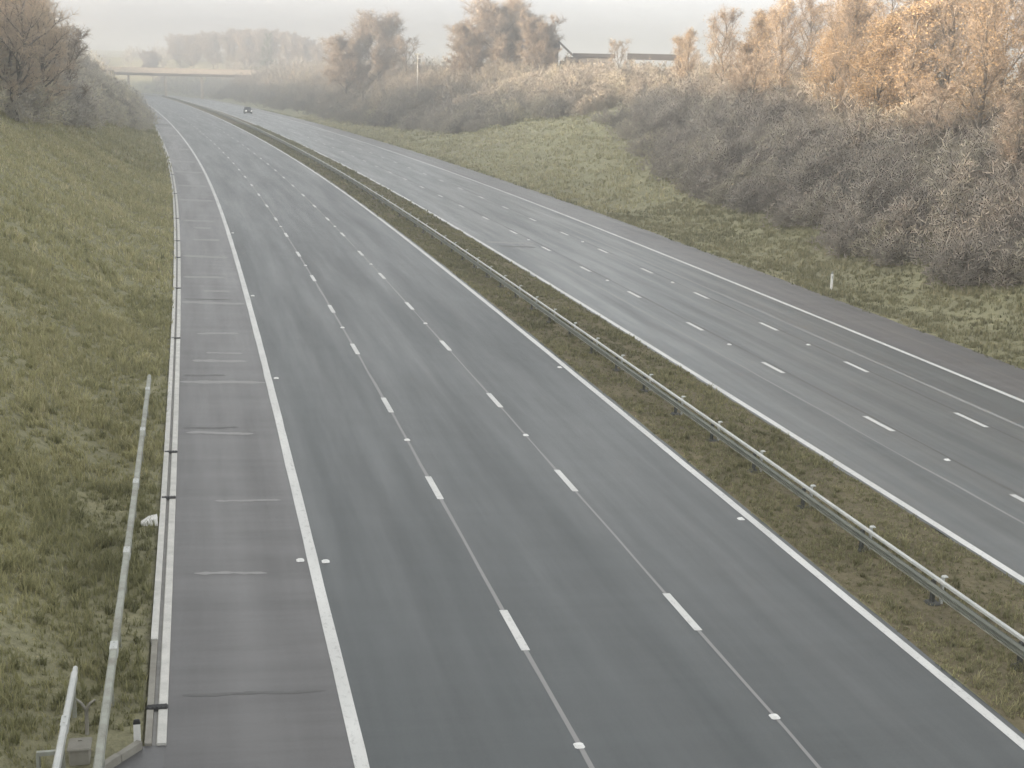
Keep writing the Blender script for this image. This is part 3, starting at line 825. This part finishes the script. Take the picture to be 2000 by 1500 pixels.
P_ = {
    'tall': tree_mesh(14, 4.2, .22, 16, 9, 12, 11, .024, M['twig'], .8, 2500, M['leafgold']),
    'tall2': tree_mesh(14, 3.6, .18, 17, 9, 12, 12, .024, M['twig'], 1.0, 1500, M['leafgold']),
    'pale': tree_mesh(14, 4.4, .12, 17, 9, 12, 31, .030, M['twiglifted'], .8),
    'pale2': tree_mesh(13, 3.8, .10, 17, 9, 12, 32, .030, M['twiglifted'], .9),
    'slim': tree_mesh(13, 2.6, .15, 16, 8, 11, 13, .023, M['twig'], 1.2, 2500, M['leafgold']),
    'gold': tree_mesh(12, 4.4, .15, 15, 9, 9, 14, .026, M['twig'], .7, 15000, M['leafgold']),
    'wide': tree_mesh(14, 8.0, .20, 24, 11, 16, 15, .075, M['twigdark'], .55, 9000, M['leafbrown']),
    'wide2': tree_mesh(13, 7.0, .18, 23, 11, 16, 16, .075, M['twigdark'], .6, 8000, M['leafbrown']),
    'far': tree_mesh(18, 9.5, .10, 26, 10, 16, 17, .15, M['twigdark'], .6, 9000, M['leafbrown']),
    'fir': tree_mesh(18, 3.2, .06, 26, 7, 6, 18, .12, M['evergreen'], .15),
    'small': tree_mesh(8, 3.0, .12, 11, 7, 7, 19, .040, M['twig'], .8),
}


def tree(kind, s, d, H, label, group=None, name='bare_tree', wide=1.0, rz=None):
    tm, cm, h0 = P_[kind]
    g = pos(s, d, -.15, 'ground')
    r = empty(name, g, random.uniform(0, 6.28) if rz is None else rz)
    k = H / h0; r.scale = (k * wide, k * wide, k)
    link('trunk', tm, r); link('crown', cm, r)
    return tag(r, label, 'tree', group)


random.seed(21)
# the wood on the right bank
WOOD = 'bare trees of the wood on the right bank'
wood = [(168, 64, 10.5, 'slim'), (160, 70, 11.5, 'tall2'), (153, 62, 12.0, 'tall'), (146, 69, 13.0, 'tall2'), (140, 60, 12.0, 'slim'), (133, 66, 14.5, 'tall'), (129, 58, 13.5, 'tall2'), (124, 71, 15, 'tall'),
        (121, 61, 14.0, 'slim'), (115, 66, 15.0, 'tall'), (112, 56, 13.0, 'tall2'), (106, 62, 15.0, 'tall'), (101, 70, 16.0, 'tall2'), (100, 55, 13.5, 'slim'), (95, 60, 15.0, 'tall'), (91, 66, 15.5, 'tall2'),
        (88, 54, 13.0, 'tall'), (84, 61, 14.5, 'slim'), (80, 55, 13.0, 'tall2'), (76, 62, 14.5, 'tall'), (73, 54, 12.5, 'slim'), (70, 59, 14, 'tall2'), (66, 64, 14, 'tall'), (62, 57, 13, 'tall'),
        (109, 76, 16, 'tall'), (128, 78, 15.5, 'tall2'), (143, 77, 14.5, 'tall'), (118, 82, 16, 'slim'), (96, 78, 16.5, 'tall'), (84, 72, 16, 'tall2'), (155, 80, 13.5, 'tall'), (104, 86, 17, 'tall2'), (136, 57, 10, 'slim'), (126, 63.5, 13, 'tall2'), (109, 58.5, 12, 'slim'), (97, 64, 14, 'tall2'), (92, 56.5, 12, 'slim'), (79, 58, 13, 'slim'), (71, 67, 15, 'tall'), (148, 64.5, 11.5, 'tall'), (117, 72, 15, 'tall2')]
for s, d, H, k in wood:
    tree(k, s, d, H, 'tall bare winter tree standing in the dense wood on the right bank', WOOD, wide=random.uniform(.95, 1.3))
tree('gold', 104, 55.5, 10.5, 'golden leaved tree in front of the bare wood on the right bank', name='autumn_tree', wide=1.25)
tree('gold', 118, 57.5, 9.5, 'smaller russet leaved tree left of the golden tree in the right wood', name='autumn_tree', wide=1.15)
tree('small', 132, 55.5, 8.0, 'low brown tree at the left front edge of the right wood', wide=1.3)
tree('small', 91, 51.5, 7.0, 'low grey tree in front of the right wood, below the golden tree', wide=1.35)
tree('small', 77, 50.5, 6.5, 'low grey tree in front of the right wood, nearest the picture edge', wide=1.4)
# skyline trees along the top of the right bank
tree('wide2', 328, 46, 14.2, 'left shoulder of the smaller rounded skyline tree clump', 'rounded tree clump left of the slim pole', wide=1.1)
tree('wide', 327, 53, 16.2, 'tall rounded skyline tree left of the slim pole on the bank top', wide=1.12)
tree('small', 324, 60, 12.0, 'low skyline tree just left of the slim pole on the bank top', wide=1.2)
tree('wide2', 271, 61, 11.8, 'left tree of the big domed clump beside the dark roofed barn', wide=1.1)
tree('wide', 270, 68.5, 14.8, 'tallest and widest domed tree on the skyline beside the dark roofed barn', wide=1.2)
tree('wide2', 243, 66.8, 11.4, 'right tree of the big domed clump, its branches over the barn', wide=.95)
tree('small', 236, 72.2, 5.2, 'small grey tree standing before the low wing of the barn', wide=1.3)
tree('wide2', 276, 71.5, 13.2, 'middle tree of the big domed clump, filling the gap behind the barn roof', wide=1.1)
tree('small', 214, 71.5, 8.6, 'small thin tree on the skyline between the barn and the open shed', wide=1.0)
tree('small', 214, 92, 9.6, 'small round tree rising behind the open dark roofed shed', wide=1.2)
tree('small', 186, 72, 8.6, 'small tree at the right end of the open dark roofed shed', wide=1.1)
tree('slim', 181, 68, 9.5, 'slim tree at the left end of the right bank wood', wide=1.2)
# row beyond the overbridge
ROW = 'hazy sunlit trees in the row beyond the overbridge'
for X, Y, H in ((-205, 790, 15), (-192, 800, 17), (-180, 780, 18), (-168, 770, 18.5), (-152, 755, 19), (-140, 735, 19.5), (-130, 720, 19), (-118, 715, 18), (-108, 705, 16), (-97, 690, 14)):
    xx, yy, zz, tt = frame(np.arange(0, 1400, 2.0)); best = None
    for dd_ in np.arange(20, 330, 2.0):
        e = np.hypot(xx + dd_ * np.cos(tt) - X, yy + dd_ * np.sin(tt) - Y); i = int(e.argmin())
        if best is None or e[i] < best[0]: best = (e[i], i * 2.0, dd_)
    tree('far', best[1], best[2], H, 'hazy sunlit tree in the row on the skyline beyond the overbridge', ROW, wide=1.0)
tree('fir', 648, 62, 24.5, 'pointed dark conifer rising above the row of trees beyond the overbridge', name='conifer', wide=.8)
# left bank
LB_ = 'grey trees on the crest of the left bank'
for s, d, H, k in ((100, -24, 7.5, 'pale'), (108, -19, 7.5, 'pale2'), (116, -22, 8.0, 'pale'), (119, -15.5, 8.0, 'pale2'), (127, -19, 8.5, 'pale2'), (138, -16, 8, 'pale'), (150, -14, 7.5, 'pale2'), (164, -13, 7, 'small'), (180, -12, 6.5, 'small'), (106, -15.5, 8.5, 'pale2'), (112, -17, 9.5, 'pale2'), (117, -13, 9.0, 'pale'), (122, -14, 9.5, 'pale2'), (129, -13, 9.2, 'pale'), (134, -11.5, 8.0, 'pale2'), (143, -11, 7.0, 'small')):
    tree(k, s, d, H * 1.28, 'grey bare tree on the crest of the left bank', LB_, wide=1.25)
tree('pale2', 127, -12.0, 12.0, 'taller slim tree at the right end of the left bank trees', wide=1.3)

# single bushes that stand out at the foot of the right thicket
BUSH = [(66, 40.0, 2.2, 2.3, 'dark twiggy bush at the low front of the right thicket, above the marker post'), (78, 39.6, 1.9, 1.9, 'low dark bush left of the marker post at the foot of the right thicket'),
        (60, 43.5, 2.4, 2.8, 'large grey bush at the right picture edge above the verge grass'), (95, 42.4, 1.8, 2.0, 'dark bush on the grass slope at the tip of the right thicket'),
        (112, 43.2, 2.0, 2.2, 'rounded grey bush on the slope in front of the right wood'), (208, 44.5, 2.0, 2.0, 'grey bush beside the far hard shoulder where the grass slope narrows'),
        (186, 52.5, 2.4, 2.4, 'dark bush at the upper edge of the far grass slope')]
for s, d, r_, h_, lab in BUSH:
    V, F, t = twig_cloud(np.zeros((1, 3)), np.array([r_]), np.array([h_]), 700, np.array([.03 + s / 5000]), np.array([.30]))
    o = empty('bush', pos(s, d, -.1, 'ground')); tag(o, lab, 'bush'); link('twigs', mesh_np('twigs', V, F, M['scrub'], col=t), o)
    b = MB()
    for k in range(7):
        a = k * .9; b.tube([(0, 0, 0), (math.cos(a) * r_ * .2, math.sin(a) * r_ * .2, h_ * .35), (math.cos(a) * r_ * .5, math.sin(a) * r_ * .5, h_ * .75)], [.05, .035, .015], 5)
    link('stems', b.mesh('stems', M['bark']), o)
# distant wood along the skyline at far left and right
s = RNG.uniform(640, 800, 150); d = RNG.uniform(-90, -14, 150)
scrub('distant_wood', s, d, RNG.uniform(4, 6, 150), RNG.uniform(5, 8.5, 150), 90, np.full(150, .25), RNG.uniform(.3, .7, 150))
s = RNG.uniform(640, 900, 260); d = RNG.uniform(48, 240, 260)
scrub('distant_wood', s, d, RNG.uniform(5, 8, 260), RNG.uniform(5, 9, 260), 70, np.full(260, .28), RNG.uniform(.3, .7, 260))
s = RNG.uniform(190, 620, 260); d = RNG.uniform(80, 150, 260)
scrub('distant_wood', s, d, RNG.uniform(3, 5, 260), RNG.uniform(2.5, 4.5, 260), 80, np.full(260, .14), RNG.uniform(.3, .7, 260), 'scrubshaded')

s = RNG.uniform(470, 640, 170); d = RNG.uniform(-75, -9, 170)
scrub('distant_wood', s, d, RNG.uniform(3, 5, 170), RNG.uniform(3.5, 6, 170), 90, np.full(170, .2), RNG.uniform(.3, .7, 170))
s = RNG.uniform(635, 790, 200); d = np.where(RNG.uniform(0, 1, 200) < .5, RNG.uniform(-22, -3, 200), RNG.uniform(37, 56, 200))
scrub('distant_wood', s, d, RNG.uniform(3, 5, 200), RNG.uniform(3, 5, 200), 90, np.full(200, .2), RNG.uniform(.3, .7, 200))

s = RNG.uniform(540, 598, 90); d = RNG.uniform(42, 66, 90)
scrub('scrub_thicket', s, d, RNG.uniform(2.5, 4, 90), RNG.uniform(5, 7.5, 90), 100, np.full(90, .16), RNG.uniform(.3, .6, 90), 'scrubshaded')

# ------------------------------------------------------------------ overbridge
sb = 612.0; c0 = pos(sb, 16, 0); hb = heading(sb)
root = empty('overbridge', (c0[0], c0[1], 0), hb); tag(root, 'pale tan overbridge crossing the motorway in the distance', 'bridge')
b = MB(); b.box((0, 0, 4.85), (78, 9, 1.0), 0); b.box((0, -4.7, 5.05), (78, .35, .75), 0); link('deck', b.mesh('deck', M['bridgedark']), root)
for y_ in (-4.55, 4.55):
    b = MB(); b.box((0, y_, 6.45), (78, .30, 2.0), 0); b.box((0, y_, 7.50), (78, .44, .12), 0, bev=.05); link('parapet', b.mesh('parapet', M['bridge']), root)
for x_ in (-15, 0, 15):
    for y_ in (-2.6, 2.6):
        b = MB(); b.box((x_, y_, -.6), (1.0, 1.0, 9.9), 0, bev=.2); link('pier', b.mesh('pier', M['bridge']), root)
for x_ in (-37.4, 37.4):
    b = MB(); b.box((x_, 0, 1.2), (3, 9.4, 6.3), 0); link('abutment', b.mesh('abutment', M['bridge']), root)

# ------------------------------------------------------------------ barn, shed and pole on the bank top
g = pos(246, 73.5, 0, 'ground'); root = empty('barn', g, math.radians(-4)); tag(root, 'farm barn with dark stepped roof and pale walls beside the domed trees', 'barn')
b = MB(); b.box((-5.5, 0, 3.6), (6.0, 7, 7.4), 0); b.box((3.2, 0, 2.9), (8.6, 6, 6.0), 0); link('wall', b.mesh('wall', M['wallpale']), root)
b = MB()
b.add([(-8.9, -3.9, 7.4), (-2.2, -3.9, 7.3), (-8.9, 0, 9.1), (-2.2, 0, 8.9), (-8.9, 3.9, 7.4), (-2.2, 3.9, 7.3), (-8.9, -3.9, 7.15), (-2.2, -3.9, 7.05), (-8.9, 3.9, 7.15), (-2.2, 3.9, 7.05)],
      [(0, 1, 3, 2), (2, 3, 5, 4), (6, 7, 1, 0), (4, 5, 9, 8), (6, 8, 9, 7), (0, 2, 4, 8, 6), (1, 7, 9, 5, 3)])
b.add([(-2.2, -3.9, 8.6), (.2, -3.9, 6.45), (.2, 3.9, 6.45), (-2.2, 3.9, 8.6), (-2.2, -3.9, 8.25), (.2, -3.9, 6.1), (.2, 3.9, 6.1), (-2.2, 3.9, 8.25)],
      [(0, 1, 2, 3), (7, 6, 5, 4), (0, 4, 5, 1), (2, 6, 7, 3), (0, 3, 7, 4), (1, 5, 6, 2)])
b.box((4.2, 0, 6.25), (7.6, 7.8, .62), 0); link('roof', b.mesh('roof', M['roof']), root)
for x_ in (-1.4, 1.2, 3.4, 5.6):
    b = MB(); b.box((x_, -3.03, 4.6), (1.1, .08, 1.1), 0); link('window', b.mesh('window', M['glassdark']), root)
g = pos(212, 76.5, 0, 'ground'); root = empty('open_shed', g, math.radians(-8)); tag(root, 'open sided shed with flat dark roof showing light beneath, left of the right wood', 'shed')
b = MB(); b.box((0, 0, 5.9), (8.6, 6, .55), 0); b.box((0, -3.1, 5.75), (8.6, .15, .95), 0); link('roof', b.mesh('roof', M['roof']), root)
for x_ in (-3.9, 3.9):
    for y_ in (-2.8, 2.8):
        b = MB(); b.box((x_, y_, 2.7), (.25, .25, 6.0), 0); link('post', b.mesh('post', M['postdark']), root)
b = MB(); b.box((0, 2.6, 1.6), (7.6, .2, 3.6), 0); link('wall', b.mesh('wall', M['wallpale']), root)
g = pos(272, 50.5, -.2, 'ground'); root = empty('utility_pole', g, math.radians(-5)); tag(root, 'slim pale pole with dark box standing between the two rounded tree clumps', 'pole')
b = MB(); b.tube([(0, 0, 0), (0, 0, 10.2)], [.065, .045], 10); link('pole', b.mesh('pole', M['galv']), root)
b = MB(); b.box((.3, -.1, 8.7), (.5, .4, .75), 0, bev=.06); link('box', b.mesh('box', M['postdark']), root)
b = MB(); b.box((0, -.14, 9.9), (1.3, .12, .14), 0); link('crossarm', b.mesh('crossarm', M['galvdull']), root)

# ------------------------------------------------------------------ car far off on the right carriageway
g = pos(342, 24.2, .005); root = empty('car', g, heading(342)); tag(root, 'small dark car coming along the far carriageway', 'car')
b = MB()
secs = [(-2.15, .35, .62, .80), (-2.05, .28, .78, .86), (-1.1, .22, .98, .90), (1.2, .22, 1.02, .90), (2.0, .28, .98, .87), (2.15, .36, .86, .82)]
V = []
for y_, z0_, z1_, w_ in secs:
    V += [(-w_, y_, z0_), (w_, y_, z0_), (w_ * 1.0, y_, (z0_ + z1_) / 2 + .05), (w_ * .90, y_, z1_), (-w_ * .90, y_, z1_), (-w_, y_, (z0_ + z1_) / 2 + .05)]
F = []
for i in range(len(secs) - 1):
    for j in range(6): F.append((i * 6 + j, i * 6 + (j + 1) % 6, i * 6 + 6 + (j + 1) % 6, i * 6 + 6 + j))
F += [(5, 4, 3, 2, 1, 0), tuple(range(30, 36))]
b.add(V, F)
b.add([(-.60, -.25, 1.52), (.60, -.25, 1.52), (.62, 1.25, 1.52), (-.62, 1.25, 1.52), (-.60, -.25, 1.57), (.60, -.25, 1.57), (.62, 1.25, 1.57), (-.62, 1.25, 1.57)],
      [(3, 2, 1, 0), (4, 5, 6, 7), (0, 1, 5, 4), (1, 2, 6, 5), (2, 3, 7, 6), (3, 0, 4, 7)])
link('body', b.mesh('body', M['car']), root)
b = MB(); b.add([(-.80, -1.05, .97), (.80, -1.05, .97), (.82, 1.9, .97), (-.82, 1.9, .97), (-.60, -.24, 1.52), (.60, -.24, 1.52), (.62, 1.24, 1.52), (-.62, 1.24, 1.52)],
               [(4, 5, 6, 7), (0, 1, 5, 4), (1, 2, 6, 5), (2, 3, 7, 6), (3, 0, 4, 7), (3, 2, 1, 0)]); link('windows', b.mesh('windows', M['glassdark']), root)
for sx in (-1, 1):
    for y_ in (-1.35, 1.35):
        w = MB(); w.cyl((.80 * sx, y_, .32), .32, .22, 'x', 18); wo = link('wheel', w.mesh('wheel', M['black']), root)
        w = MB(); w.cyl((.865 * sx, y_, .32), .20, .10, 'x', 14); link('rim', w.mesh('rim', M['galv']), wo)
    w = MB(); w.box((.62 * sx, -2.14, .68), (.30, .10, .15), 0, bev=.03); link('headlight', w.mesh('headlight', M['lamp']), root)
    w = MB(); w.box((.98 * sx, -.75, 1.02), (.20, .12, .14), 0, bev=.03); link('mirror', w.mesh('mirror', M['car']), root)
w = MB(); w.box((0, -2.16, .48), (.9, .05, .18), 0); link('grille', w.mesh('grille', M['black']), root)

# ------------------------------------------------------------------ haze, sky, sun
hz = MB(); hz.box((100, 900, 10.5), (3200, 3200, 49), 0)
HM = bpy.data.materials.new('haze'); HM.use_nodes = True
nt = HM.node_tree; nt.nodes.remove(nt.nodes['Principled BSDF'])
pv = nt.nodes.new('ShaderNodeVolumePrincipled'); pv.inputs['Color'].default_value = (.74, .765, .79, 1); pv.inputs['Density'].default_value = HAZE; pv.inputs['Anisotropy'].default_value = 0.8
nt.links.new(pv.outputs[0], nt.nodes['Material Output'].inputs['Volume'])
tag(link('haze', hz.mesh('haze', HM)), kind='stuff')

SUN_EL = math.radians(6.0); SX, SY = -.90, -.44
sd_ = Vector((SX * math.cos(SUN_EL), SY * math.cos(SUN_EL), math.sin(SUN_EL)))
L = bpy.data.lights.new('sun', 'SUN'); L.energy = SUN; L.angle = math.radians(1.0); L.color = (1.0, .74, .50)
lo = bpy.data.objects.new('sun', L); COL.objects.link(lo); lo.rotation_euler = sd_.to_track_quat('Z', 'Y').to_euler()
W = bpy.data.worlds.new('World'); scene.world = W; W.use_nodes = True
nt = W.node_tree; bg = nt.nodes['Background']
sk = nt.nodes.new('ShaderNodeTexSky'); sk.sky_type = 'NISHITA'; sk.sun_disc = False; sk.sun_elevation = SUN_EL; sk.sun_rotation = math.atan2(SX, SY) % (2 * math.pi)
sk.dust_density = DUST; sk.air_density = 1.0; sk.ozone_density = 1.0; sk.altitude = 60
hs = nt.nodes.new('ShaderNodeHueSaturation'); hs.inputs['Saturation'].default_value = SKYSAT
nt.links.new(sk.outputs[0], hs.inputs['Color']); tc = nt.nodes.new('ShaderNodeTexCoord').outputs['Generated']
cl = ramp(nt, noise(nt, tc, 2.2, 5, .55, (1, 1, 5)), [(.32, (.90, .91, .93)), (.68, (1.08, 1.07, 1.05))])
nt.links.new(mixc(nt, 1.0, hs.outputs[0], cl, 'MULTIPLY'), bg.inputs['Color']); bg.inputs['Strength'].default_value = SKY

# ------------------------------------------------------------------ camera
pt, rl = .225089, .025111
Fv = Vector((0, math.cos(pt), -math.sin(pt))); R0 = Vector((1, 0, 0)); U0 = Vector((0, math.sin(pt), math.cos(pt)))
Rv = R0 * math.cos(rl) + U0 * math.sin(rl); Uv = U0 * math.cos(rl) - R0 * math.sin(rl)
cd = bpy.data.cameras.new('camera'); cd.sensor_width = 36; cd.lens = 2695.07 / 2000 * 36; cd.clip_end = 8000; cd.clip_start = .1
co = bpy.data.objects.new('camera', cd); COL.objects.link(co)
m3 = Matrix((Rv, Uv, -Fv)).transposed()
co.matrix_world = Matrix.Translation((0, 0, 11.135)) @ m3.to_4x4()
scene.camera = co
scene.view_settings.view_transform = 'Standard'; scene.view_settings.look = 'None'; scene.view_settings.gamma = 1
scene.view_settings.exposure = EXPO
scene.render.filter_size = 2.2
cy = scene.cycles
cy.use_denoising = True; cy.volume_bounces = 2; cy.max_bounces = 6; cy.diffuse_bounces = 3; cy.glossy_bounces = 2; cy.transparent_max_bounces = 4
cy.caustics_reflective = False; cy.caustics_refractive = False; cy.sample_clamp_indirect = 4
